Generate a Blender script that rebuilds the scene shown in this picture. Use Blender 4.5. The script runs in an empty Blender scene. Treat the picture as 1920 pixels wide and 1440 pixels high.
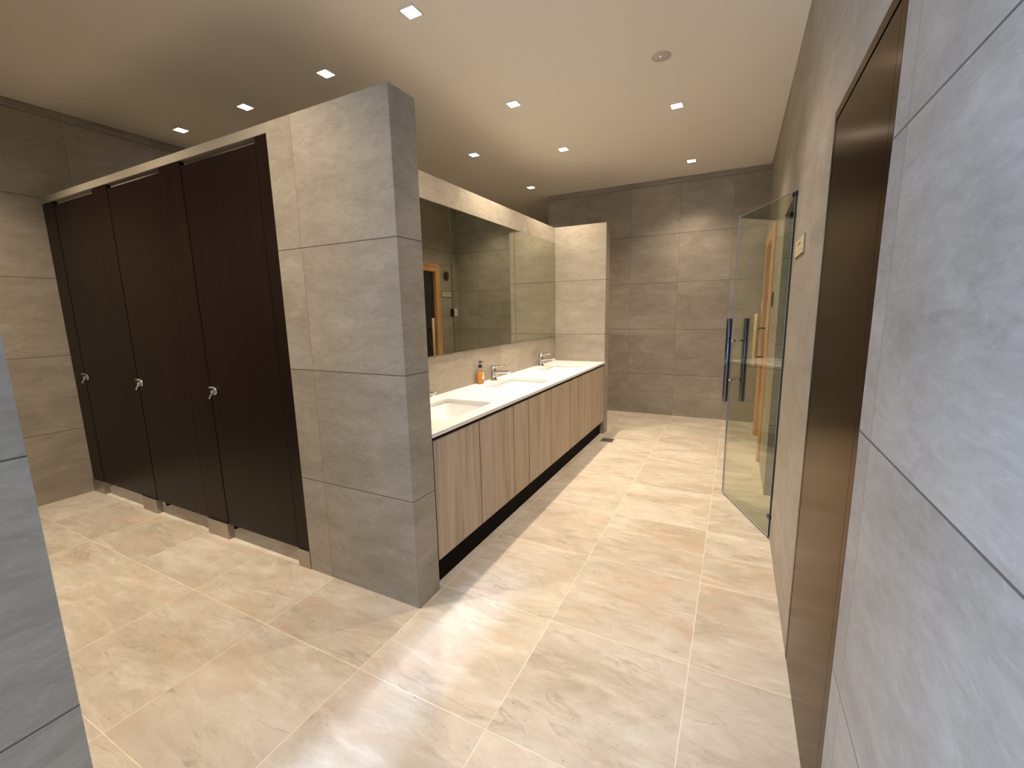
import bpy, bmesh, math, random
from mathutils import Vector, Matrix, Euler
PI = math.pi
random.seed(4)
scene = bpy.context.scene
COL = scene.collection

# ------------------------------------------------------------------ camera, world, exposure
cam_d = bpy.data.cameras.new('camera'); cam = bpy.data.objects.new('camera', cam_d); COL.objects.link(cam)
cam.rotation_mode = 'XYZ'
cam.location = (1.3034, -1.4977, 1.4293)
cam.rotation_euler = (1.4048, 0.0203, 0.4714)
cam_d.sensor_fit = 'HORIZONTAL'; cam_d.sensor_width = 36.0
cam_d.lens = 36.0 * 817.66 / 1920.0
cam_d.clip_start = 0.01; cam_d.clip_end = 60
scene.camera = cam
w = bpy.data.worlds.new('world'); scene.world = w; w.use_nodes = True
w.node_tree.nodes['Background'].inputs[0].default_value = (0.02, 0.022, 0.03, 1)
w.node_tree.nodes['Background'].inputs[1].default_value = 0.6
vs = scene.view_settings
vs.view_transform = 'Standard'; vs.look = 'None'; vs.exposure = 0.0; vs.gamma = 1.0; vs.use_curve_mapping = False
cy = scene.cycles
cy.use_denoising = True
cy.max_bounces = 12; cy.diffuse_bounces = 6; cy.glossy_bounces = 6; cy.transmission_bounces = 8; cy.transparent_max_bounces = 12
cy.sample_clamp_indirect = 6.0
cy.caustics_refractive = False

WARM = (1.0, 0.825, 0.63)
SPOT_W = 62.0
COOL = (0.41, 0.60, 1.0)
DAY_W = 60.0

def area_light(name, loc, rot, sx, sy, power, color, spread=PI):
    d = bpy.data.lights.new(name, 'AREA'); d.shape = 'RECTANGLE'; d.size = sx; d.size_y = sy
    d.energy = power; d.color = color; d.spread = spread
    o = bpy.data.objects.new(name, d); COL.objects.link(o); o.location = loc; o.rotation_euler = rot
    return o
# daylight coming in at the entrance end of the corridor, behind the camera
area_light('daylight_entrance', (0.98, -3.86, 1.35), (PI/2, 0, 0), 1.05, 2.2, DAY_W * 0.32, (0.55, 0.68, 1.0))
area_light('daylight_side', (-0.35, -2.9, 1.35), (PI/2, 0, -PI/2), 1.3, 2.1, DAY_W * 4.2, COOL)
# low sun through a gap added in the unseen end wall, for the cool floor streak
sd = bpy.data.lights.new('sun', 'SUN'); sd.energy = 5.0; sd.angle = math.radians(2.0); sd.color = (0.50, 0.66, 1.0)
so = bpy.data.objects.new('sun', sd); COL.objects.link(so); so.rotation_euler = (math.radians(90 - 30), 0, 0)

# ------------------------------------------------------------------ dimensions
H = 3.0167; HP = 2.3485
XR = 1.5606; XL = -3.4604; XM = -0.5986
YB = 4.5515; XB = -1.1709; YP = 3.338; TP = 0.143; TPIL = 0.165; XPL = -0.7756
YLW = -1.1826
YEND = -3.9

# ------------------------------------------------------------------ materials
class NT:
    def __init__(s, name):
        s.m = bpy.data.materials.new(name); s.m.use_nodes = True
        s.t = s.m.node_tree; s.N = s.t.nodes; s.L = s.t.links
        s.b = s.N['Principled BSDF']; s.out = s.N['Material Output']
    def n(s, typ, **k):
        x = s.N.new(typ)
        for a, v in k.items(): setattr(x, a, v)
        return x
    def put(s, node, i, v):
        if v is None: return
        if isinstance(v, bpy.types.NodeSocket): s.L.new(v, node.inputs[i])
        else: node.inputs[i].default_value = v
    def math(s, op, a, b=None, c=None):
        x = s.n('ShaderNodeMath', operation=op)
        s.put(x, 0, a); s.put(x, 1, b); s.put(x, 2, c)
        return x.outputs[0]
    def mix(s, f, a, b, mode='MIX'):
        x = s.n('ShaderNodeMix', data_type='RGBA', blend_type=mode)
        s.put(x, 0, f); s.put(x, 6, a); s.put(x, 7, b)
        return x.outputs[2]
    def comb(s, x, y, z):
        c = s.n('ShaderNodeCombineXYZ'); s.put(c, 0, x); s.put(c, 1, y); s.put(c, 2, z); return c.outputs[0]
    def noise(s, v, scale, detail=4, rough=0.55, dist=0.0):
        x = s.n('ShaderNodeTexNoise'); s.L.new(v, x.inputs['Vector'])
        x.inputs['Scale'].default_value = scale; x.inputs['Detail'].default_value = detail
        x.inputs['Roughness'].default_value = rough; x.inputs['Distortion'].default_value = dist
        return x.outputs[0]
    def ramp(s, v, stops):
        r = s.n('ShaderNodeValToRGB'); s.L.new(v, r.inputs[0])
        e = r.color_ramp.elements
        while len(e) < len(stops): e.new(0.5)
        for i, (p, c) in enumerate(stops):
            e[i].position = p; e[i].color = c if len(c) == 4 else (*c, 1)
        return r.outputs[0]
    def pos(s):
        g = s.n('ShaderNodeNewGeometry'); x = s.n('ShaderNodeSeparateXYZ'); s.L.new(g.outputs['Position'], x.inputs[0])
        s.geo = g
        return x.outputs
    def bump(s, h, strength, dist=0.002):
        b = s.n('ShaderNodeBump'); b.inputs['Strength'].default_value = strength; b.inputs['Distance'].default_value = dist
        s.L.new(h, b.inputs['Height']); s.L.new(b.outputs[0], s.b.inputs['Normal'])
    def set(s, **k):
        names = dict(col='Base Color', rough='Roughness', metal='Metallic', spec='Specular IOR Level', trans='Transmission Weight', ior='IOR', coat='Coat Weight', coatr='Coat Roughness', emc='Emission Color', ems='Emission Strength')
        for a, v in k.items():
            s.put(s.b, names[a], (*v, 1) if isinstance(v, tuple) and len(v) == 3 else v)
        return s.m

def simple(name, col, rough=0.5, metal=0.0, **k):
    return NT(name).set(col=col, rough=rough, metal=metal, **k)

def tile_edges(t, a, off, width):
    # returns (mask 1 inside the tile / 0 at the joint, tile index)
    u = t.math('DIVIDE', t.math('SUBTRACT', a, off), 0.6)
    idx = t.math('FLOOR', u)
    f = t.math('SUBTRACT', u, idx)
    d = t.math('MULTIPLY', t.math('MINIMUM', f, t.math('SUBTRACT', 1.0, f)), 0.6)
    return t.math('SMOOTH_MIN', 1.0, t.math('DIVIDE', d, width), 0.0), idx, d

def wall_stone(name, horiz, hoff, joint=1.0, base=((0.228, 0.199, 0.156), (0.312, 0.277, 0.222), (0.398, 0.360, 0.296)), vw=0.0016):
    """stone tile wall; horiz = 'x' or 'y' is the horizontal run of the wall face, joints every 0.6 m"""
    t = NT(name); P = t.pos()
    a = P[0] if horiz == 'x' else P[1]
    _, ia, da = tile_edges(t, a, hoff, 1)
    _, iz, dz = tile_edges(t, P[2], 0.5515, 1)
    ja = t.math('MULTIPLY', t.math('LESS_THAN', da, vw), joint); jz = t.math('MULTIPLY', t.math('LESS_THAN', dz, 0.0022), joint)
    wn = t.n('ShaderNodeTexWhiteNoise', noise_dimensions='3D')
    t.L.new(t.comb(ia, iz, 3.7), wn.inputs[0])
    off = t.math('MULTIPLY', wn.outputs[0], 37.0)
    v1 = t.comb(t.math('ADD', t.math('MULTIPLY', a, 1.0), off), t.math('MULTIPLY', P[2], 2.4), off)
    v2 = t.comb(t.math('ADD', t.math('MULTIPLY', a, 1.9), off), t.math('MULTIPLY', P[2], 5.5), off)
    n1 = t.noise(v1, 2.2, 5, 0.6, 0.6); n2 = t.noise(v2, 5.0, 6, 0.72, 1.2); n3 = t.noise(v1, 45.0, 3, 0.6)
    s = t.math('ADD', t.math('MULTIPLY', n1, 0.5), t.math('ADD', t.math('MULTIPLY', n2, 0.38), t.math('MULTIPLY', n3, 0.12)))
    c = t.ramp(s, [(0.34, base[0]), (0.5, base[1]), (0.66, base[2])])
    # short pale flecks along the bedding
    fl = t.noise(v2, 9.0, 3, 0.8, 2.0)
    fm = t.math('MULTIPLY', t.math('GREATER_THAN', fl, 0.64), 0.16)
    c = t.mix(fm, c, (0.56, 0.53, 0.49, 1))
    tint = t.math('MULTIPLY_ADD', wn.outputs[0], 0.10, 0.95)
    c = t.mix(1.0, c, t.comb(tint, tint, tint), 'MULTIPLY')
    c = t.mix(t.math('MULTIPLY', ja, 0.75), c, (0.14, 0.125, 0.11, 1))
    c = t.mix(jz, c, (0.085, 0.078, 0.072, 1))
    j = t.math('MAXIMUM', ja, jz)
    t.bump(t.math('SUBTRACT', t.math('MULTIPLY', s, 0.4), j), 0.35, 0.0015)
    return t.set(col=c, rough=0.5, spec=0.35)

def floor_stone():
    t = NT('floor_travertine'); P = t.pos()
    _, ia, da = tile_edges(t, P[0], 0.01, 1)
    _, ib, db = tile_edges(t, P[1], 0.20, 1)
    wn = t.n('ShaderNodeTexWhiteNoise', noise_dimensions='3D'); t.L.new(t.comb(ia, ib, 1.3), wn.inputs[0])
    off = t.math('MULTIPLY', wn.outputs[0], 53.0)
    v = t.comb(t.math('ADD', P[0], off), t.math('ADD', t.math('MULTIPLY', P[1], 2.0), off), off)
    n1 = t.noise(v, 1.3, 6, 0.62, 1.0); n2 = t.noise(v, 4.0, 8, 0.7, 1.6)
    s = t.math('ADD', t.math('MULTIPLY', n1, 0.6), t.math('MULTIPLY', n2, 0.4))
    c = t.ramp(s, [(0.30, (0.34, 0.285, 0.215)), (0.44, (0.435, 0.38, 0.30)), (0.55, (0.515, 0.465, 0.385)), (0.68, (0.60, 0.555, 0.48))])
    # brown rusty clouds
    r = t.noise(v, 1.8, 4, 0.6, 0.8)
    c = t.mix(t.ramp(r, [(0.53, (0, 0, 0)), (0.72, (0.65, 0.65, 0.65))]), c, (0.47, 0.33, 0.235, 1))
    # long wispy dark and pale strokes
    vv = t.comb(t.math('ADD', t.math('MULTIPLY', P[0], 0.9), off), t.math('ADD', t.math('MULTIPLY', P[1], 3.6), off), off)
    vn = t.noise(vv, 2.0, 4, 0.55, 1.1)
    vein = t.math('SUBTRACT', 1.0, t.math('MINIMUM', 1.0, t.math('MULTIPLY', t.math('ABSOLUTE', t.math('SUBTRACT', vn, 0.5)), 45.0)))
    msk = t.ramp(t.noise(v, 3.4, 3, 0.6), [(0.47, (0, 0, 0)), (0.66, (0.55, 0.55, 0.55))])
    c = t.mix(t.math('MULTIPLY', vein, msk), c, (0.25, 0.20, 0.15, 1))
    pn = t.noise(vv, 3.1, 6, 0.7, 0.8)
    c = t.mix(t.ramp(pn, [(0.52, (0, 0, 0)), (0.70, (0.5, 0.5, 0.5))]), c, (0.70, 0.65, 0.56, 1))
    pit = t.math('MULTIPLY', t.math('GREATER_THAN', t.noise(v, 60.0, 1, 0.5), 0.765), 0.6)
    c = t.mix(pit, c, (0.16, 0.12, 0.09, 1))
    tint = t.math('MULTIPLY_ADD', wn.outputs[0], 0.12, 0.94)
    c = t.mix(1.0, c, t.comb(tint, tint, tint), 'MULTIPLY')
    j = t.math('LESS_THAN', t.math('MINIMUM', da, db), 0.0017)
    jn = t.ramp(t.noise(t.comb(P[0], P[1], 0.0), 7.0, 3, 0.6), [(0.40, (0.45, 0.45, 0.45)), (0.55, (1, 1, 1))])
    c = t.mix(t.math('MULTIPLY', j, jn), c, (0.74, 0.645, 0.49, 1))
    t.bump(t.math('SUBTRACT', t.math('MULTIPLY', s, 0.25), j), 0.25, 0.001)
    rg = t.ramp(n2, [(0.3, (0.46, 0.46, 0.46)), (0.7, (0.34, 0.34, 0.34))])
    return t.set(col=c, rough=rg, spec=0.35)

M_WX = wall_stone('stone_tile_x', 'x', 0.0)
M_WY = wall_stone('stone_tile_y', 'y', 0.20)
M_WYS = wall_stone('stone_slab_y', 'y', 0.20, 0.12)
M_FLOOR = floor_stone()
t = NT('ceiling_paint'); P = t.pos()
t.bump(t.noise(t.comb(P[0], P[1], P[2]), 180.0, 3), 0.05, 0.001)
M_CEIL = t.set(col=(0.82, 0.785, 0.715), rough=0.75, spec=0.2)

def wood(name, c0, c1, c2, along='z', scale=1.0, rough=0.5, spec=0.3):
    t = NT(name); P = t.pos()
    st = 0.06
    k = {'x': (st, 1, 1), 'y': (1, st, 1), 'z': (1, 1, st)}[along]
    v = t.comb(*[t.math('MULTIPLY', P[i], k[i] * 15 * scale) for i in range(3)])
    n = t.noise(v, 1.0, 5, 0.65, 0.9)
    v2 = t.comb(*[t.math('MULTIPLY', P[i], (k[i] if k[i] < 1 else 5) * 60 * scale) for i in range(3)])
    n2 = t.noise(v2, 1.0, 3, 0.6, 0.2)
    s = t.math('ADD', t.math('MULTIPLY', n, 0.7), t.math('MULTIPLY', n2, 0.3))
    c = t.ramp(s, [(0.34, c0), (0.5, c1), (0.62, c2)])
    t.bump(s, 0.12, 0.0006)
    return t.set(col=c, rough=rough, spec=spec)
M_OAK = wood('washed_oak_laminate', (0.31, 0.238, 0.168), (0.42, 0.340, 0.255), (0.48, 0.40, 0.31), rough=0.55)
M_OAKEDGE = simple('oak_door_edge_gap_shade', (0.10, 0.065, 0.04), 0.6)  # door edges coloured dark so the gaps between doors read as shade
M_PINE = wood('sauna_pine', (0.42, 0.20, 0.085), (0.60, 0.33, 0.15), (0.68, 0.41, 0.21), scale=0.8, rough=0.5)
M_PINEL = wood('pale_pine', (0.60, 0.36, 0.17), (0.72, 0.46, 0.24), (0.78, 0.53, 0.30), scale=0.8, rough=0.45)
M_WENGE = wood('dark_wenge_laminate', (0.0070, 0.0030, 0.0022), (0.0098, 0.0042, 0.0030), (0.0125, 0.0060, 0.0045), rough=0.34, spec=0.16)
M_DARK = simple('dark_channel', (0.0035, 0.0022, 0.002), 0.7, spec=0.1)
M_EDGE = simple('slot_dark', (0.006, 0.005, 0.004), 0.7)
t = NT('brown_lacquer'); P = t.pos()
n = t.noise(t.comb(P[0], P[1], t.math('MULTIPLY', P[2], 0.05)), 220.0, 2)
t.b.inputs['Specular Tint'].default_value = (0.62, 0.57, 0.51, 1)
M_BROWN = t.set(col=t.ramp(n, [(0.3, (0.062, 0.040, 0.027)), (0.7, (0.074, 0.050, 0.035))]), rough=0.20, metal=1.0)
M_CHROME = simple('chrome', (0.68, 0.68, 0.70), 0.09, 1.0)
t = NT('brushed_steel'); P = t.pos()
n = t.noise(t.comb(t.math('MULTIPLY', P[0], 0.1), P[1], P[2]), 400.0, 2)
M_STEEL = t.set(col=t.ramp(n, [(0.3, (0.38, 0.355, 0.32)), (0.7, (0.47, 0.445, 0.40))]), rough=0.33, metal=1.0)
M_STEELD = simple('dark_polished_steel', (0.15, 0.18, 0.25), 0.12, 1.0)
M_MIRROR = simple('mirror_silver', (0.56, 0.585, 0.49), 0.0, 1.0)
M_QUARTZ = None
t = NT('white_quartz'); P = t.pos()
n = t.noise(t.comb(P[0], P[1], P[2]), 320.0, 2)
M_QUARTZ = t.set(col=t.ramp(n, [(0.35, (0.72, 0.70, 0.67)), (0.6, (0.80, 0.785, 0.76))]), rough=0.22, spec=0.5)
M_CERAM = simple('white_ceramic', (0.84, 0.835, 0.82), 0.10)
M_BEIGE = simple('beige_painted_trim', (0.31, 0.28, 0.225), 0.5)
M_WHITE = simple('white_plastic', (0.78, 0.77, 0.74), 0.4)
M_BLACK = simple('black_plastic', (0.012, 0.012, 0.013), 0.35)
M_BLKGLASS = simple('smoked_glass', (0.022, 0.018, 0.013), 0.06, spec=0.7)
M_BRASS = simple('brass_sign_plate', (0.66, 0.58, 0.36), 0.42, 0.25)
M_BRASSD = simple('engraved_letters', (0.20, 0.16, 0.08), 0.6)
M_DRAIN = simple('drain_steel', (0.30, 0.28, 0.26), 0.45, 0.8)
M_GREYC = simple('detector_grey', (0.50, 0.46, 0.44), 0.5)
M_EMIT = NT('lamp_diffuser'); M_EMIT = M_EMIT.set(col=(1, 1, 1), emc=(1.0, 0.93, 0.82), ems=22.0)
M_LED = NT('red_led').set(col=(0.8, 0.25, 0.2), emc=(1.0, 0.35, 0.25), ems=1.5)
M_GLASSEDGE = simple('polished_glass_edge', (0.42, 0.40, 0.46), 0.3, spec=0.8)

def clear_glass(name, tint, ior=1.52):
    t = NT(name); t.N.remove(t.b)
    g = t.n('ShaderNodeNewGeometry'); fr = t.n('ShaderNodeFresnel')
    t.L.new(t.math('MULTIPLY_ADD', g.outputs['Backfacing'], (1.0 / ior - ior), ior), fr.inputs['IOR'])
    tr = t.n('ShaderNodeBsdfTransparent'); tr.inputs[0].default_value = (*tint, 1)
    gl = t.n('ShaderNodeBsdfGlossy'); gl.inputs['Roughness'].default_value = 0.0
    mx = t.n('ShaderNodeMixShader')
    t.L.new(fr.outputs[0], mx.inputs[0]); t.L.new(tr.outputs[0], mx.inputs[1]); t.L.new(gl.outputs[0], mx.inputs[2])
    t.L.new(mx.outputs[0], t.out.inputs[0])
    return t.m
M_GLASS = clear_glass('clear_door_glass', (0.90, 0.925, 0.86))
M_BOTTLE = clear_glass('clear_bottle_plastic', (0.93, 0.94, 0.93))
M_SOAP = NT('orange_liquid_soap').set(col=(0.95, 0.36, 0.06), rough=0.15, trans=0.35, ior=1.35)

# ------------------------------------------------------------------ mesh helpers
def box(bm, x0, y0, z0, x1, y1, z1, mi=0, bevel=0.0, seg=2):
    vs = [bm.verts.new((x, y, z)) for x in (x0, x1) for y in (y0, y1) for z in (z0, z1)]
    idx = [(0, 1, 3, 2), (4, 6, 7, 5), (0, 4, 5, 1), (2, 3, 7, 6), (0, 2, 6, 4), (1, 5, 7, 3)]
    fs = []
    for f in idx:
        fc = bm.faces.new([vs[i] for i in f]); fc.material_index = mi; fs.append(fc)
    if bevel > 0:
        es = list({e for f in fs for e in f.edges})
        bmesh.ops.bevel(bm, geom=es, offset=bevel, segments=seg, affect='EDGES', profile=0.5)
    return vs
def frame(ax):
    ax = Vector(ax).normalized()
    u = ax.orthogonal().normalized(); return u, ax.cross(u), ax
def tube(bm, pts, rad, n=20, cap=True, mi=0, flat=1.0, up=None):
    """swept tube through pts; rad number or list; flat squashes the second axis"""
    pts = [Vector(p) for p in pts]
    rs = rad if isinstance(rad, (list, tuple)) else [rad] * len(pts)
    rings = []
    prev = None
    for i, p in enumerate(pts):
        if i == 0: d = pts[1] - pts[0]
        elif i == len(pts) - 1: d = pts[-1] - pts[-2]
        else: d = (pts[i+1] - p).normalized() + (p - pts[i-1]).normalized()
        d.normalize()
        if prev is None:
            u = (Vector(up) if up else d.orthogonal())
            u = (u - d * u.dot(d)).normalized()
        else: u = (prev - d * prev.dot(d)).normalized()
        prev = u; v = d.cross(u)
        rings.append([bm.verts.new(p + (u * math.cos(2*PI*k/n) * flat + v * math.sin(2*PI*k/n)) * rs[i]) for k in range(n)])
    for a, b in zip(rings, rings[1:]):
        for k in range(n):
            f = bm.faces.new([a[k], a[(k+1) % n], b[(k+1) % n], b[k]]); f.material_index = mi; f.smooth = True
    if cap:
        f = bm.faces.new(rings[0][::-1]); f.material_index = mi
        f = bm.faces.new(rings[-1]); f.material_index = mi
def lathe(bm, prof, c, axis=(0, 0, 1), n=32, sx=1.0, sy=1.0, mi=0, smooth=True):
    u, v, a = frame(axis)
    if abs(Vector(axis).normalized().z) > 0.999: u, v = Vector((1, 0, 0)), Vector((0, 1, 0))
    c = Vector(c); rings = []
    for r, h in prof:
        if r < 1e-6: rings.append([bm.verts.new(c + a * h)])
        else: rings.append([bm.verts.new(c + a * h + u * math.cos(2*PI*k/n) * r * sx + v * math.sin(2*PI*k/n) * r * sy) for k in range(n)])
    for A, B in zip(rings, rings[1:]):
        for k in range(n):
            k2 = (k + 1) % n
            if len(A) == 1 and len(B) == 1: continue
            if len(A) == 1: vs_ = [A[0], B[k2], B[k]]
            elif len(B) == 1: vs_ = [A[k], A[k2], B[0]]
            else: vs_ = [A[k], A[k2], B[k2], B[k]]
            f = bm.faces.new(vs_); f.smooth = smooth; f.material_index = mi
    for R_ in (rings[0][::-1], rings[-1]):
        if len(R_) > 1: bm.faces.new(R_).material_index = mi
def rrect(cx, cy_, hx, hy, r, n=6):
    out = []
    for sx, sy, a0 in ((1, 1, 0), (-1, 1, PI/2), (-1, -1, PI), (1, -1, 1.5*PI)):
        for k in range(n + 1):
            a = a0 + PI/2 * k / n
            out.append((cx + sx*(hx-r) + r*math.cos(a), cy_ + sy*(hy-r) + r*math.sin(a)))
    return out
def link(name, bm, mats, parent=None, recalc=True):
    if recalc: bmesh.ops.recalc_face_normals(bm, faces=bm.faces)
    me = bpy.data.meshes.new(name); bm.to_mesh(me); bm.free()
    for m in (mats if isinstance(mats, (list, tuple)) else [mats]): me.materials.append(m)
    o = bpy.data.objects.new(name, me); COL.objects.link(o)
    if parent is not None:
        o.parent = parent; o.matrix_parent_inverse = Matrix.Identity(4)
    return o
def struct(o): o['kind'] = 'structure'; return o
def tag(o, label, cat, group=None):
    o['label'] = label; o['category'] = cat
    if group: o['group'] = group
    return o
def thing(name, label, cat, loc=(0, 0, 0), rz=0.0, group=None):
    o = bpy.data.objects.new(name, None); COL.objects.link(o)
    o.location = loc; o.rotation_euler = (0, 0, rz); o.empty_display_size = 0.1
    return tag(o, label, cat, group) if label else o
def nb(): return bmesh.new()
def copy_tree(o, parent=None):
    c = o.copy(); COL.objects.link(c); c.parent = parent
    if parent is None: c.parent = None
    for ch in [x for x in scene.objects if x.parent == o]:
        copy_tree(ch, c)
    return c

# ------------------------------------------------------------------ room shell (faces are split by direction: 0 = runs along x, 1 = runs along y)
def stone_box_obj(name, boxes, parent=None, slab=None):
    bm = nb()
    for b in boxes: box(bm, *b)
    bmesh.ops.recalc_face_normals(bm, faces=bm.faces)
    for f in bm.faces:
        f.material_index = 1 if abs(f.normal.x) > 0.7 else 0
        if slab and f.material_index == 1 and slab[0] < f.calc_center_median().y < slab[1] and f.calc_center_median().z < 2.0: f.material_index = 2
    return struct(link(name, bm, [M_WX, M_WY] + ([M_WYS] if slab else []), parent, recalc=False))
T = 0.12
bm = nb(); box(bm, XL - T, YEND - 0.3, -0.1, 3.4, 6.6, 0.0); struct(link('floor', bm, M_FLOOR))
bm = nb(); box(bm, XL - T, YEND - 0.3, H, 3.4, 6.6, H + 0.1); struct(link('ceiling', bm, M_CEIL))
stone_box_obj('wall_left', [(XL - T, YLW, 0, XL, 6.5, H)])
# right wall with the entrance door, the glass-door opening and the sauna door cut out
D1 = (-0.312, 0.430, 2.065); O2 = (1.449, 2.178, 2.05); D3 = (2.98, 4.01, 2.123)
stone_box_obj('wall_right', [
    (XR, YEND, 0, XR + T, D1[0], H), (XR, D1[0], D1[2], XR + T, D1[1], H), (XR, D1[1], 0, XR + T, O2[0], H),
    (XR, O2[0], O2[2], XR + T, O2[1], H), (XR, O2[1], 0, XR + T, D3[0], H), (XR, D3[0], D3[2], XR + T, D3[1], H),
    (XR, D3[1], 0, XR + T, YB, H)], slab=(D1[1], O2[0]))
stone_box_obj('wall_back', [(XB, YB, 0, XR + T, YB + 1.9, H)])
stone_box_obj('wall_alcove', [(XL - T, 6.4, 0, XB, 6.5, H)])
stone_box_obj('wall_corridor', [(XL, YLW - 0.2, 0, 0.0, YLW, H), (-0.2, -2.1, 0, 0.0, YLW - 0.2, H)])
stone_box_obj('wall_entrance', [(XL - T, YEND - 0.12, 0, 0.12, YEND, H), (0.12, YEND - 0.12, 2.55, 0.38, YEND, H), (0.38, YEND - 0.12, 0, XR + T, YEND, H)])  # unseen end wall; its gap is shaped to let the sun streak in
stone_box_obj('wall_vanity', [(XPL, 0, 0, 0.0, TPIL, HP), (XPL, TPIL, 0, XM, YP, HP), (XPL, YP, 0, 0.0, YP + TP, HP)])
stone_box_obj('wall_cubicle_rear', [(XL, 1.55, 0, XPL, 1.70, HP)])
# small room behind the glass door
stone_box_obj('wall_inner_room', [(XR + T, O2[1], 0, 3.3, O2[1] + 0.12, H), (XR + T, 0.55, 0, 3.3, 0.67, H), (3.2, 0.67, 0, 3.3, O2[1], H)])

# header beam over the cubicles
bm = nb(); box(bm, XL, 0.0, 2.302, XPL, 0.045, HP, bevel=0.002)
struct(link('trim_1', bm, M_BEIGE))

# ------------------------------------------------------------------ toilet cubicle fronts
DZ0, DZ1 = 0.105, 2.274
def pilaster(x0, x1, label):
    cx = (x0 + x1) / 2; hw = (x1 - x0) / 2
    t = thing('cubicle_pilaster', label, 'cubicle panel', (cx, 0, 0), 0, 'dark pilasters between the cubicle doors')
    bm = nb(); box(bm, -hw + 0.002, 0.004, 0.09, hw - 0.002, 0.030, 2.301, bevel=0.001); link('panel', bm, M_WENGE, t)
    # folded steel shoe around the panel's foot
    bm = nb(); e = 0.004
    ax0 = -hw + (0.0 if x0 < XL + 0.01 else 0.002)
    box(bm, ax0, -e, 0.0, hw - 0.001, 0.003, 0.108, bevel=0.0008)
    box(bm, ax0, 0.031, 0.0, hw - 0.001, 0.031 + e, 0.108, bevel=0.0008)
    box(bm, ax0, 0.003, 0.0, ax0 + e, 0.031, 0.108); box(bm, hw - 0.001 - e, 0.003, 0.0, hw - 0.001, 0.031, 0.108)
    link('metal_shoe', bm, M_STEEL, t)
    return t
pilaster(XL, -3.265, 'dark cubicle pilaster against the tiled left wall, steel shoe at its foot')
pilaster(-2.640, -2.432, 'dark cubicle pilaster between the far left door and the middle door')
pilaster(-1.782, -1.552, 'dark cubicle pilaster between the middle door and the nearest door')
pilaster(-0.876, XPL, 'narrow dark cubicle pilaster against the grey stone pillar')
def cubicle_door(x0, x1, label):
    t = thing('cubicle_door', label, 'cubicle door', (x0, 0, 0), 0, 'dark toilet cubicle doors')
    wd = x1 - x0
    bm = nb(); box(bm, 0.003, 0.006, DZ0, wd - 0.003, 0.028, DZ1, bevel=0.0012); link('door_panel', bm, M_WENGE, t)
    lx = 0.055; lz = 0.985
    bm = nb(); lathe(bm, [(0.0, 0.0), (0.023, 0.0), (0.023, 0.009), (0.020, 0.013), (0.0, 0.014)], (lx, 0.006, lz), (0, -1, 0), 28)
    lathe(bm, [(0.009, 0.012), (0.009, 0.030), (0.0, 0.031)], (lx, 0.006, lz), (0, -1, 0), 20)
    k = link('lock', bm, M_CHROME, t)
    bm = nb()
    tube(bm, [(lx - 0.018, -0.022, lz + 0.026), (lx + 0.004, -0.026, lz + 0.028), (lx + 0.040, -0.020, lz + 0.030)], [0.009, 0.008, 0.003], 14, flat=0.7)
    link('lever', bm, M_CHROME, k)
    bm = nb()
    tube(bm, [(lx, -0.018, lz - 0.012), (lx - 0.004, -0.026, lz - 0.028), (lx - 0.010, -0.030, lz - 0.040)], [0.007, 0.008, 0.010], 14, flat=0.75)
    link('thumb_turn', bm, M_CHROME, k)
    bm = nb()
    for hz in (0.35, 2.0): tube(bm, [(wd - 0.014, 0.036, hz - 0.03), (wd - 0.014, 0.036, hz + 0.03)], 0.006, 12)
    link('hinge', bm, M_STEEL, t)
    return t
cubicle_door(-3.265, -2.640, 'far left dark brown toilet cubicle door beside the tiled left wall')
cubicle_door(-2.432, -1.782, 'middle dark brown toilet cubicle door of the three')
cubicle_door(-1.552, -0.876, 'nearest dark brown toilet cubicle door beside the grey stone pillar')
for (x, lb) in ((-2.54, 'dark side panel between the far left and middle cubicles'), (-1.667, 'dark side panel between the middle and nearest cubicles')):
    bm = nb(); box(bm, x - 0.012, 0.036, 0.105, x + 0.012, 1.548, 2.27, bevel=0.001)
    box(bm, x - 0.010, 0.10, 0.0, x + 0.010, 0.14, 0.106); box(bm, x - 0.010, 1.40, 0.0, x + 0.010, 1.44, 0.106)
    tag(link('cubicle_side_panel', bm, M_WENGE), lb, 'cubicle panel', 'side panels between cubicles')

# ------------------------------------------------------------------ mirrors over the vanity
MY = [0.205, 1.248, 2.291, 3.333]
ML = ['nearest panel of the long wall mirror, partly hidden behind the stone pillar', 'middle panel of the long wall mirror above the taps', 'farthest panel of the long wall mirror, next to the tiled end wall']
for i in range(3):
    t = thing('wall_mirror', ML[i], 'mirror', (XM, MY[i], 1.125), 0, 'mirror panels above the counter')
    L_ = MY[i+1] - MY[i]
    bm = nb(); box(bm, 0.0055, 0.0025, 0.0015, 0.0085, L_ - 0.0025, 1.052, bevel=0.0012, seg=1); link('mirror_glass', bm, M_MIRROR, t)
    bm = nb(); box(bm, 0.0003, 0.0003, 0.0, 0.0055, L_ - 0.0003, 1.0535); link('backing', bm, M_EDGE, t)

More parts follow.
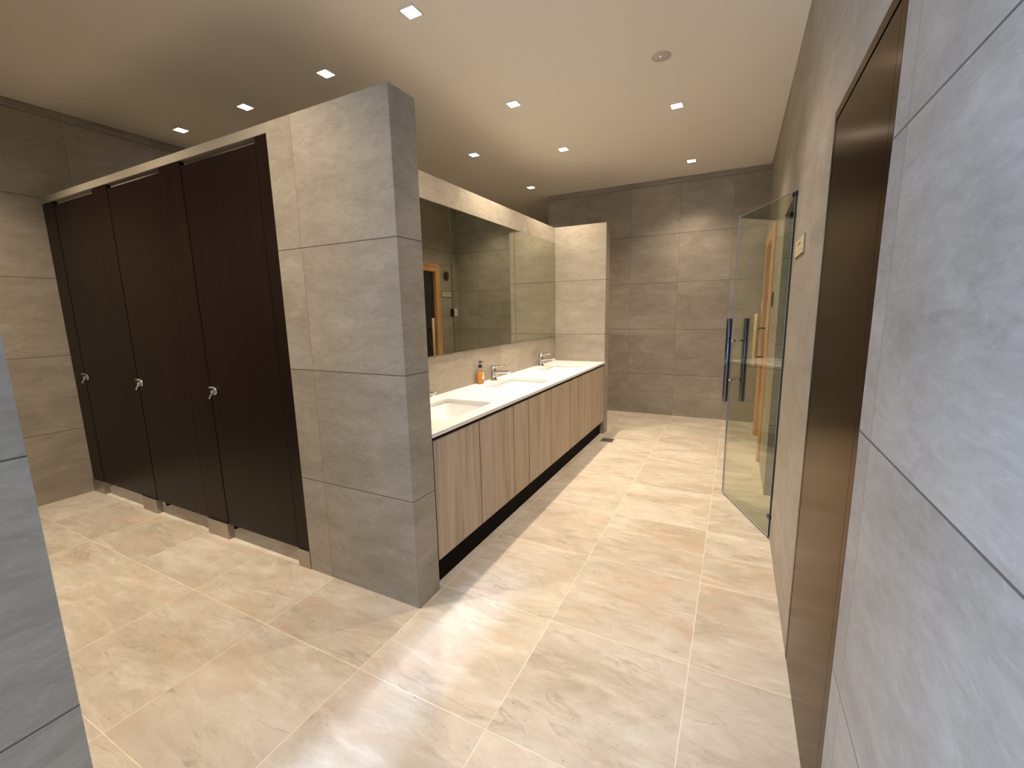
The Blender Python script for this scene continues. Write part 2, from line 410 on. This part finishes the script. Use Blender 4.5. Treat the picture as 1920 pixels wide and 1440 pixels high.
# ------------------------------------------------------------------ vanity cabinets
CY = [0.172, 0.613, 1.054, 1.297, 1.738, 2.179, 2.422, 2.866, 3.330]
UN = [((0, 1, 2, 3), 'washed oak vanity cabinet under the nearest basin, against the stone pillar'),
      ((3, 4, 5, 6), 'washed oak vanity cabinet in the middle, under the second basin'),
      ((6, 7, 8), 'washed oak vanity cabinet at the far end beside the floor drain')]
XF = -0.002
for (ids, lb) in UN:
    y0 = CY[ids[0]]; y1 = CY[ids[-1]]
    t = thing('vanity_cabinet', lb, 'cabinet', (0, y0, 0), 0, 'wall-hung cabinets under the counter')
    bm = nb(); box(bm, XM + 0.002, 0.001, 0.160, XF - 0.020, y1 - y0 - 0.001, 0.64)
    box(bm, XF - 0.045, 0.001, 0.64, XF - 0.020, y1 - y0 - 0.001, 0.818)
    link('carcass', bm, M_DARK, t)
    for k in range(len(ids) - 1):
        a = CY[ids[k]] - y0; b = CY[ids[k+1]] - y0
        bm = nb(); box(bm, XF - 0.018, a + 0.0027, 0.158, XF, b - 0.0027, 0.798, bevel=0.0008)
        bmesh.ops.recalc_face_normals(bm, faces=bm.faces)
        for f in bm.faces: f.material_index = 1 if abs(f.normal.y) > 0.5 else 0
        link('door' if b - a > 0.3 else 'filler_panel', bm, [M_OAK, M_OAKEDGE], t, recalc=False)
bm = nb(); box(bm, XM + 0.01, TPIL + 0.002, 0.0, -0.046, YP - 0.002, 0.158)
struct(link('baseboard_vanity', bm, M_DARK))

# ------------------------------------------------------------------ counter with three cut-outs
BAS = [(-0.275, 0.690), (-0.275, 1.690), (-0.275, 2.715)]
BHX, BHY = 0.185, 0.245
bm = nb()
outer = [(XM + 0.0005, TPIL + 0.0005), (0.006, TPIL + 0.0005), (0.006, YP - 0.0005), (XM + 0.0005, YP - 0.0005)]
for z in (0.840, 0.820):
    ev = []
    ov = [bm.verts.new((x, y, z)) for x, y in outer]
    ev += [bm.edges.new((ov[i], ov[(i+1) % 4])) for i in range(4)]
    rings = []
    for (cx, cy_) in BAS:
        rv = [bm.verts.new((x, y, z)) for x, y in rrect(cx, cy_, BHX, BHY, 0.022, 5)]
        ev += [bm.edges.new((rv[i], rv[(i+1) % len(rv)])) for i in range(len(rv))]
        rings.append(rv)
    bmesh.ops.triangle_fill(bm, use_beauty=True, use_dissolve=False, edges=ev)
    if z > 0.83: top = (ov, rings)
    else:
        for A, B in zip([top[0]] + top[1], [ov] + rings):
            for i in range(len(A)): bm.faces.new([A[i], A[(i+1) % len(A)], B[(i+1) % len(A)], B[i]])
tag(link('vanity_counter', bm, M_QUARTZ), 'long white stone counter over the oak cabinets, with three cut-outs for basins', 'counter')

def basin(cx, cy_, lb):
    t = thing('wash_basin', lb, 'basin', (cx, cy_, 0.82), 0, 'white rectangular basins set under the counter')
    bm = nb(); prev = None
    prof = [(0.018, 0.0, 0.03), (0.004, 0.0, 0.025), (0.004, -0.006, 0.025), (-0.004, -0.020, 0.03), (-0.018, -0.085, 0.04), (-0.035, -0.112, 0.05), (-0.07, -0.126, 0.05), (-0.13, -0.134, 0.03)]
    first = None
    for (g, z, r) in prof:
        ring = [bm.verts.new((x, y, z - 0.0005)) for x, y in rrect(0, 0, BHX + g, BHY + g, r, 6)]
        if prev:
            for i in range(len(ring)):
                f = bm.faces.new([prev[i], prev[(i+1) % len(ring)], ring[(i+1) % len(ring)], ring[i]]); f.smooth = True
        prev = ring
    bm.faces.new(prev)
    o = link('bowl', bm, M_CERAM, t)
    md = o.modifiers.new('thickness', 'SOLIDIFY'); md.thickness = 0.009; md.offset = 1.0 
    bm = nb(); lathe(bm, [(0.0, 0.006), (0.014, 0.006), (0.024, 0.003), (0.026, 0.0), (0.0, 0.0)], (0, 0, -0.1335), (0, 0, 1), 28); link('waste_plug', bm, M_CHROME, t)
    return t
basin(*BAS[0], 'nearest white undermount basin, beside the stone pillar')
basin(*BAS[1], 'middle white undermount basin, next to the orange soap bottle')
basin(*BAS[2], 'farthest white undermount basin, near the tiled end wall')

# ------------------------------------------------------------------ taps
def make_tap():
    t = thing('mixer_tap', None, None)
    bm = nb(); lathe(bm, [(0.0, 0.0), (0.030, 0.0), (0.030, 0.004), (0.0265, 0.007), (0.0255, 0.03), (0.0255, 0.098), (0.025, 0.100), (0.0, 0.100)], (0, 0, 0), (0, 0, 1), 36)
    link('body', bm, M_CHROME, t)
    bm = nb()
    tube(bm, [(0.004, 0, 0.050), (0.020, 0, 0.066), (0.045, 0, 0.074), (0.10, 0, 0.078), (0.150, 0, 0.080), (0.160, 0, 0.079)], [0.022, 0.024, 0.023, 0.020, 0.018, 0.014], 24, flat=0.66, up=(0, 0, 1))
    tube(bm, [(0.143, 0, 0.075), (0.145, 0, 0.062)], [0.011, 0.0105], 20)
    link('spout', bm, M_CHROME, t)
    bm = nb(); lathe(bm, [(0.0, 0.1015), (0.0255, 0.1015), (0.0255, 0.124), (0.022, 0.131), (0.0, 0.133)], (0, 0, 0), (0, 0, 1), 36)
    tube(bm, [(0.0, 0, 0.121), (0.03, 0, 0.126), (0.075, 0, 0.131), (0.108, 0, 0.134)], [0.019, 0.019, 0.016, 0.012], 20, flat=0.42, up=(0, 0, 1))
    link('lever', bm, M_CHROME, t)
    return t
TL = ['chrome mixer tap at the nearest basin, only its spout shows past the stone pillar', 'chrome mixer tap beside the orange soap bottle', 'chrome mixer tap at the farthest basin']
tap0 = make_tap()
for i, y in enumerate((0.715, 1.755, 2.790)):
    o = tap0 if i == 0 else copy_tree(tap0)
    o.location = (-0.545, y, 0.840); tag(o, TL[i], 'tap', 'chrome mixer taps')

# ------------------------------------------------------------------ soap bottle
SB = thing('soap_bottle', 'clear pump bottle of orange hand soap standing on the counter', 'soap bottle', (-0.560, 1.560, 0.8402))
prof = [(0.0, 0.0), (0.031, 0.0), (0.0355, 0.006), (0.037, 0.03), (0.0375, 0.075), (0.034, 0.098), (0.024, 0.116), (0.0135, 0.124), (0.0135, 0.134)]
bm = nb(); lathe(bm, prof, (0, 0, 0), (0, 0, 1), 40, sx=0.72); link('bottle', bm, M_BOTTLE, SB)
bm = nb(); lathe(bm, [(0.0, 0.002), (0.030, 0.002), (0.0345, 0.008), (0.036, 0.03), (0.0365, 0.075), (0.0335, 0.094), (0.0, 0.0942)], (0, 0, 0), (0, 0, 1), 40, sx=0.72); link('liquid_soap', bm, M_SOAP, SB)
bm = nb(); lathe(bm, [(0.0, 0.134), (0.0165, 0.134), (0.0175, 0.138), (0.0165, 0.156), (0.010, 0.160), (0.0, 0.160)], (0, 0, 0), (0, 0, 1), 28)
tube(bm, [(0, 0, 0.158), (0, 0, 0.180)], 0.0042, 14)
pm = link('pump', bm, M_BLACK, SB)
bm = nb(); tube(bm, [(-0.012, 0, 0.184), (0.006, 0, 0.185), (0.022, 0, 0.184), (0.034, 0, 0.178)], [0.0075, 0.0075, 0.005, 0.0035], 14, flat=0.7, up=(0, 0, 1)); link('nozzle', bm, M_BLACK, pm)
def on_bottle(name, cy_, cz, ry, rz_, mat, off, wob=0.0, parent=SB, n=30):
    bm = nb(); c0 = None; ring = []
    def P_(y, z):
        r = 0.0375
        x = 0.72 * math.sqrt(max(0.0, r*r - y*y)) + off
        return (x, y, z)
    rings = []
    for s in (0.0, 0.5, 1.0):
        if s == 0: rings.append([bm.verts.new(P_(cy_, cz))]); continue
        rings.append([bm.verts.new(P_(cy_ + s*ry*math.cos(2*PI*k/n)*(1 + wob*math.cos(5*2*PI*k/n)), cz + s*rz_*math.sin(2*PI*k/n)*(1 + wob*math.cos(5*2*PI*k/n)))) for k in range(n)])
    for k in range(n):
        k2 = (k+1) % n
        bm.faces.new([rings[0][0], rings[1][k], rings[1][k2]]); bm.faces.new([rings[1][k], rings[2][k], rings[2][k2], rings[1][k2]])
    o = link(name, bm, mat, parent)
    md = o.modifiers.new('t', 'SOLIDIFY'); md.thickness = 0.0003; md.offset = 1
    return o
lab = on_bottle('label', 0.0, 0.055, 0.018, 0.019, simple('label_white', (0.88, 0.84, 0.78), 0.5), 0.0006)
on_bottle('printed_ring', 0.0, 0.055, 0.010, 0.008, simple('label_pink', (0.72, 0.42, 0.38), 0.5), 0.0013, parent=lab)
on_bottle('printed_flower', 0.0, 0.089, 0.016, 0.011, simple('label_yellow', (0.70, 0.50, 0.08), 0.5), 0.0006, 0.28, parent=lab)
on_bottle('printed_leaf', 0.004, 0.022, 0.014, 0.010, simple('label_brown', (0.36, 0.20, 0.05), 0.5), 0.0006, 0.3, parent=lab)

# ------------------------------------------------------------------ ceiling downlights
def make_down():
    t = thing('ceiling_downlight', None, None)
    bm = nb(); a, b = 0.050, 0.040
    box(bm, -a, -a, -0.006, a, -b, 0.0); box(bm, -a, b, -0.006, a, a, 0.0); box(bm, -a, -b, -0.006, -b, b, 0.0); box(bm, b, -b, -0.006, a, b, 0.0)
    link('frame', bm, M_WHITE, t)
    bm = nb(); box(bm, -b, -b, -0.004, b, b, -0.001); link('diffuser', bm, M_EMIT, t)
    return t
LAB = {
 (-0.34, 0.61): 'square ceiling downlight nearest the camera, at the top edge above the pillar',
 (-1.23, 0.81): 'square ceiling downlight just left of the stone pillar top',
 (-2.15, 0.84): 'square ceiling downlight over the middle cubicle',
 (-3.03, 0.83): 'square ceiling downlight over the far left cubicle',
 (-0.34, 1.82): 'square ceiling downlight above the middle of the counter',
 (0.78, 2.49): 'square ceiling downlight near the round detector',
 (-1.19, 2.61): 'square ceiling downlight behind the mirror wall, just right of the pillar',
 (-0.34, 2.93): 'square ceiling downlight above the far end of the counter',
 (0.76, 3.98): 'square ceiling downlight closest to the back wall on the right',
 (-1.19, 4.01): 'smallest, farthest square ceiling downlight, over the dark alcove',
 (-0.68, -0.60): 'unseen square ceiling downlight in front of the nearest cubicle door',  # this and the next three are unseen, guessed to account for the light
 (-1.75, -0.60): 'unseen square ceiling downlight in front of the middle cubicle door',
 (-2.65, -0.60): 'unseen square ceiling downlight in front of the far left cubicle door',
 (0.78, 0.95): 'unseen square ceiling downlight between the brown door and the counter',
}
PW = {(-0.34, 0.61): 1.75, (-0.34, 1.82): 1.8, (-0.34, 2.93): 0.8, (0.78, 2.49): 1.05, (0.76, 3.98): 0.3, (0.78, 0.95): 0.6, (-1.23, 0.81): 0.35, (-2.15, 0.84): 0.42, (-3.03, 0.83): 0.6, (-1.19, 2.61): 0.8, (-1.19, 4.01): 0.7, (-0.68, -0.60): 1.0, (-1.75, -0.60): 0.95, (-2.65, -0.60): 0.85}
d0 = make_down()
for i, ((x, y), lb) in enumerate(LAB.items()):
    o = d0 if i == 0 else copy_tree(d0)
    o.location = (x, y, H); tag(o, lb, 'ceiling light', 'square recessed downlights')
    ld = bpy.data.lights.new('spot', 'SPOT'); ld.energy = SPOT_W * PW.get((x, y), 1.0); ld.color = WARM
    ld.spot_size = math.radians(72 if (x, y) == (0.76, 3.98) else 116); ld.spot_blend = 1.0; ld.shadow_soft_size = 0.028
    lo = bpy.data.objects.new('lamp', ld); COL.objects.link(lo); lo.parent = o; lo.location = (0, 0, -0.012)

t = thing('smoke_detector', 'flush round grey detector on the ceiling with a tiny red light', 'smoke detector', (0.777, 1.712, H))
bm = nb(); lathe(bm, [(0.0, 0.0), (0.060, 0.0), (0.060, 0.003), (0.055, 0.006), (0.0, 0.008)], (0, 0, 0), (0, 0, -1), 40); link('housing', bm, M_GREYC, t)
bm = nb(); lathe(bm, [(0.0, 0.007), (0.006, 0.007), (0.004, 0.011), (0.0, 0.012)], (-0.004, -0.016, 0), (0, 0, -1), 16); link('indicator_light', bm, M_LED, t)

# ------------------------------------------------------------------ floor drain
t = thing('floor_drain', 'square steel floor drain grate in the tiles at the end of the cabinets', 'drain', (0.105, 3.112, 0.0))
bm = nb(); a, b = 0.066, 0.058
box(bm, -a, -a, 0.0, a, -b, 0.003); box(bm, -a, b, 0.0, a, a, 0.003); box(bm, -a, -b, 0.0, -b, b, 0.003); box(bm, b, -b, 0.0, a, b, 0.003)
link('drain_frame', bm, M_DRAIN, t)
bm = nb(); box(bm, -b, -b, 0.0003, b, b, 0.0008); 
link('sump', bm, M_EDGE, t)
bm = nb()
for k in range(9): box(bm, -b, -b + 0.004 + k*0.0128, 0.001, b, -b + 0.011 + k*0.0128, 0.0028)
link('grate', bm, M_DRAIN, t)

# ------------------------------------------------------------------ brown entrance door (right wall, foreground)
t = bpy.data.objects.new('door_1', None); COL.objects.link(t); struct(t); t.location = (XR, D1[0], 0)
wd = D1[1] - D1[0]
bm = nb()
box(bm, -0.0005, 0.0005, 0.0, 0.10, 0.040, D1[2], bevel=0.001); box(bm, -0.0005, wd - 0.028, 0.0, 0.10, wd - 0.0005, D1[2], bevel=0.001); box(bm, -0.0005, 0.040, D1[2] - 0.032, 0.10, wd - 0.028, D1[2], bevel=0.001)
link('door_frame', bm, M_BROWN, t)
bm = nb(); box(bm, 0.0005, 0.045, 0.003, 0.045, wd - 0.031, D1[2] - 0.037, bevel=0.0015); link('door_panel', bm, M_BROWN, t)
bm = nb(); box(bm, 0.050, 0.040, 0.0, 0.054, wd - 0.028, D1[2] - 0.032); link('rebate', bm, M_EDGE, t)

# ------------------------------------------------------------------ glass door standing open
GX, GY = 1.2842, 2.0843
ang = math.atan2(GY - O2[0], GX - XR); GL = math.hypot(GY - O2[0], GX - XR)
t = bpy.data.objects.new('door_2', None); COL.objects.link(t); struct(t); t.location = (XR - 0.004, O2[0] + 0.004, 0); t.rotation_euler = (0, 0, ang)
bm = nb(); box(bm, 0.004, -0.006, 0.010, GL, 0.006, 2.046, bevel=0.0008, seg=1)
bmesh.ops.recalc_face_normals(bm, faces=bm.faces)
for f in bm.faces: f.material_index = 0 if abs(f.normal.y) > 0.9 else (2 if f.normal.x < -0.9 else 1)
link('glass_pane', bm, [M_GLASS, M_GLASSEDGE, simple('glass_edge_shaded_green', (0.05, 0.065, 0.055), 0.3)], t, recalc=False)  # hinge-side edge gets a darker copy, with shade put into its colour
for s, nm in ((1, 'pull_handle'), (-1, 'pull_handle')):
    bm = nb(); tube(bm, [(0.612, s*0.060, 0.745), (0.612, s*0.060, 0.747), (0.612, s*0.060, 1.343), (0.612, s*0.060, 1.345)], [0.0165, 0.018, 0.018, 0.0165], 28)
    hd = link(nm, bm, M_STEELD, t)
    for z in (1.187, 0.905):
        bm = nb(); tube(bm, [(0.612, s*0.0055, z), (0.612, s*0.050, z)], 0.0075, 16)
        tube(bm, [(0.612, s*0.0055, z), (0.612, s*0.010, z)], 0.0125, 20)
        link('standoff', bm, M_CHROME, hd)
for z in (0.14, 2.028):
    bm = nb(); box(bm, 0.0, -0.009, z - 0.012, 0.030, 0.009, z + 0.012, bevel=0.002); link('hinge', bm, M_STEELD, t)
bm = nb(); box(bm, 1.583, 2.10, 2.012, 1.625, 2.175, 2.0495, bevel=0.003)
tag(link('door_stop', bm, M_BLACK), 'small black bracket under the lintel of the glass-door opening', 'bracket')

# ------------------------------------------------------------------ wooden sauna door
t = bpy.data.objects.new('door_3', None); COL.objects.link(t); struct(t); t.location = (XR, D3[0], 0)
wd = D3[1] - D3[0]; fh = D3[2]
bm = nb(); fw = 0.095
box(bm, -0.022, -0.0, 0.0, 0.10, fw, fh, bevel=0.003); box(bm, -0.022, wd - fw, 0.0, 0.10, wd, fh, bevel=0.003); box(bm, -0.022, fw, fh - fw, 0.10, wd - fw, fh, bevel=0.003)
box(bm, -0.026, -0.006, 0.0, -0.002, 0.020, fh + 0.006, bevel=0.003); box(bm, -0.026, wd - 0.020, 0.0, -0.002, wd + 0.006, fh + 0.006, bevel=0.003); box(bm, -0.026, 0.02, fh - 0.020, -0.002, wd - 0.020, fh + 0.006, bevel=0.003)
link('door_frame', bm, M_PINE, t)
bm = nb(); box(bm, 0.022, fw + 0.004, 0.012, 0.030, wd - fw - 0.004, fh - fw - 0.004, bevel=0.001); link('glass_pane', bm, M_BLKGLASS, t)
bm = nb(); tube(bm, [(-0.075, 0.755, 0.800), (-0.075, 0.755, 0.803), (-0.075, 0.755, 1.345), (-0.075, 0.755, 1.348)], [0.017, 0.020, 0.020, 0.017], 24)
hd = link('pull_handle', bm, M_PINEL, t)
for z in (1.20, 0.90):
    bm = nb(); tube(bm, [(-0.060, 0.755, z), (0.022, 0.755, z)], 0.008, 14); link('standoff', bm, M_BLACK, hd)

# ------------------------------------------------------------------ signs, switches and the round vent on the right wall
def sign(y0, y1, z0, z1, lb, lines):
    t = thing('wall_sign', lb, 'sign', (XR, (y0+y1)/2, (z0+z1)/2), 0, 'brass coloured room signs')
    hw = (y1-y0)/2; hh = (z1-z0)/2
    bm = nb(); box(bm, -0.005, -hw, -hh, 0.0, hw, hh, bevel=0.0008); link('sign_backing', bm, M_BRASSD, t)
    bm = nb(); box(bm, -0.008, -hw + 0.004, -hh + 0.004, -0.005, hw - 0.004, hh - 0.004, bevel=0.0006); p = link('sign_plate', bm, M_BRASS, t)
    for (cy_, cz, sy, sz) in lines:
        bm = nb(); box(bm, -0.0086, cy_ - sy, cz - sz, -0.0079, cy_ + sy, cz + sz); link('engraving', bm, M_BRASSD, p)
    return t
sign(0.955, 1.275, 1.667, 1.752, 'small brass room sign between the brown door and the glass door', [(-0.045, 0.012, 0.018, 0.004), (0.0, 0.014, 0.018, 0.006), (0.045, 0.012, 0.018, 0.004), (0.0, -0.020, 0.13, 0.0008)])
sign(4.080, 4.320, 1.662, 1.745, 'small brass room sign beyond the sauna door, seen in the mirror', [(k*0.02 - 0.06, 0.006, 0.007, 0.005) for k in range(7)])
def switch(y, mat, lb, z=1.425, rock=M_BLACK):
    t = thing('wall_switch', lb, 'switch', (XR, y, z), 0)
    bm = nb(); box(bm, -0.009, -0.042, -0.060, 0.0, 0.042, 0.060, bevel=0.003); link('switch_plate', bm, mat, t)
    bm = nb(); box(bm, -0.012, -0.026, -0.034, -0.009, 0.026, 0.034, bevel=0.001); link('rocker', bm, rock, t)
    return t
switch(4.335, M_BLACK, 'black wall switch beside the white one, seen in the mirror')
switch(4.440, M_WHITE, 'white wall switch near the far corner, seen in the mirror', rock=M_WHITE)
switch(2.755, M_BLACK, 'black control plate on the wall behind the open glass door', z=1.48)
t = thing('round_vent', 'round dark vent high on the wall, reflected in the mirror', 'vent', (XR, 4.205, 1.985))
bm = nb(); lathe(bm, [(0.0, 0.0), (0.070, 0.0), (0.070, 0.010), (0.060, 0.016), (0.052, 0.006), (0.0, 0.006)], (0, 0, 0), (-1, 0, 0), 40); link('vent_ring', bm, simple('dark_vent', (0.06, 0.045, 0.03), 0.5), t)
bm = nb(); lathe(bm, [(0.0, 0.006), (0.040, 0.006), (0.036, 0.018), (0.0, 0.020)], (0, 0, 0), (-1, 0, 0), 36); link('vent_disc', bm, simple('dark_disc', (0.035, 0.027, 0.02), 0.45), t)
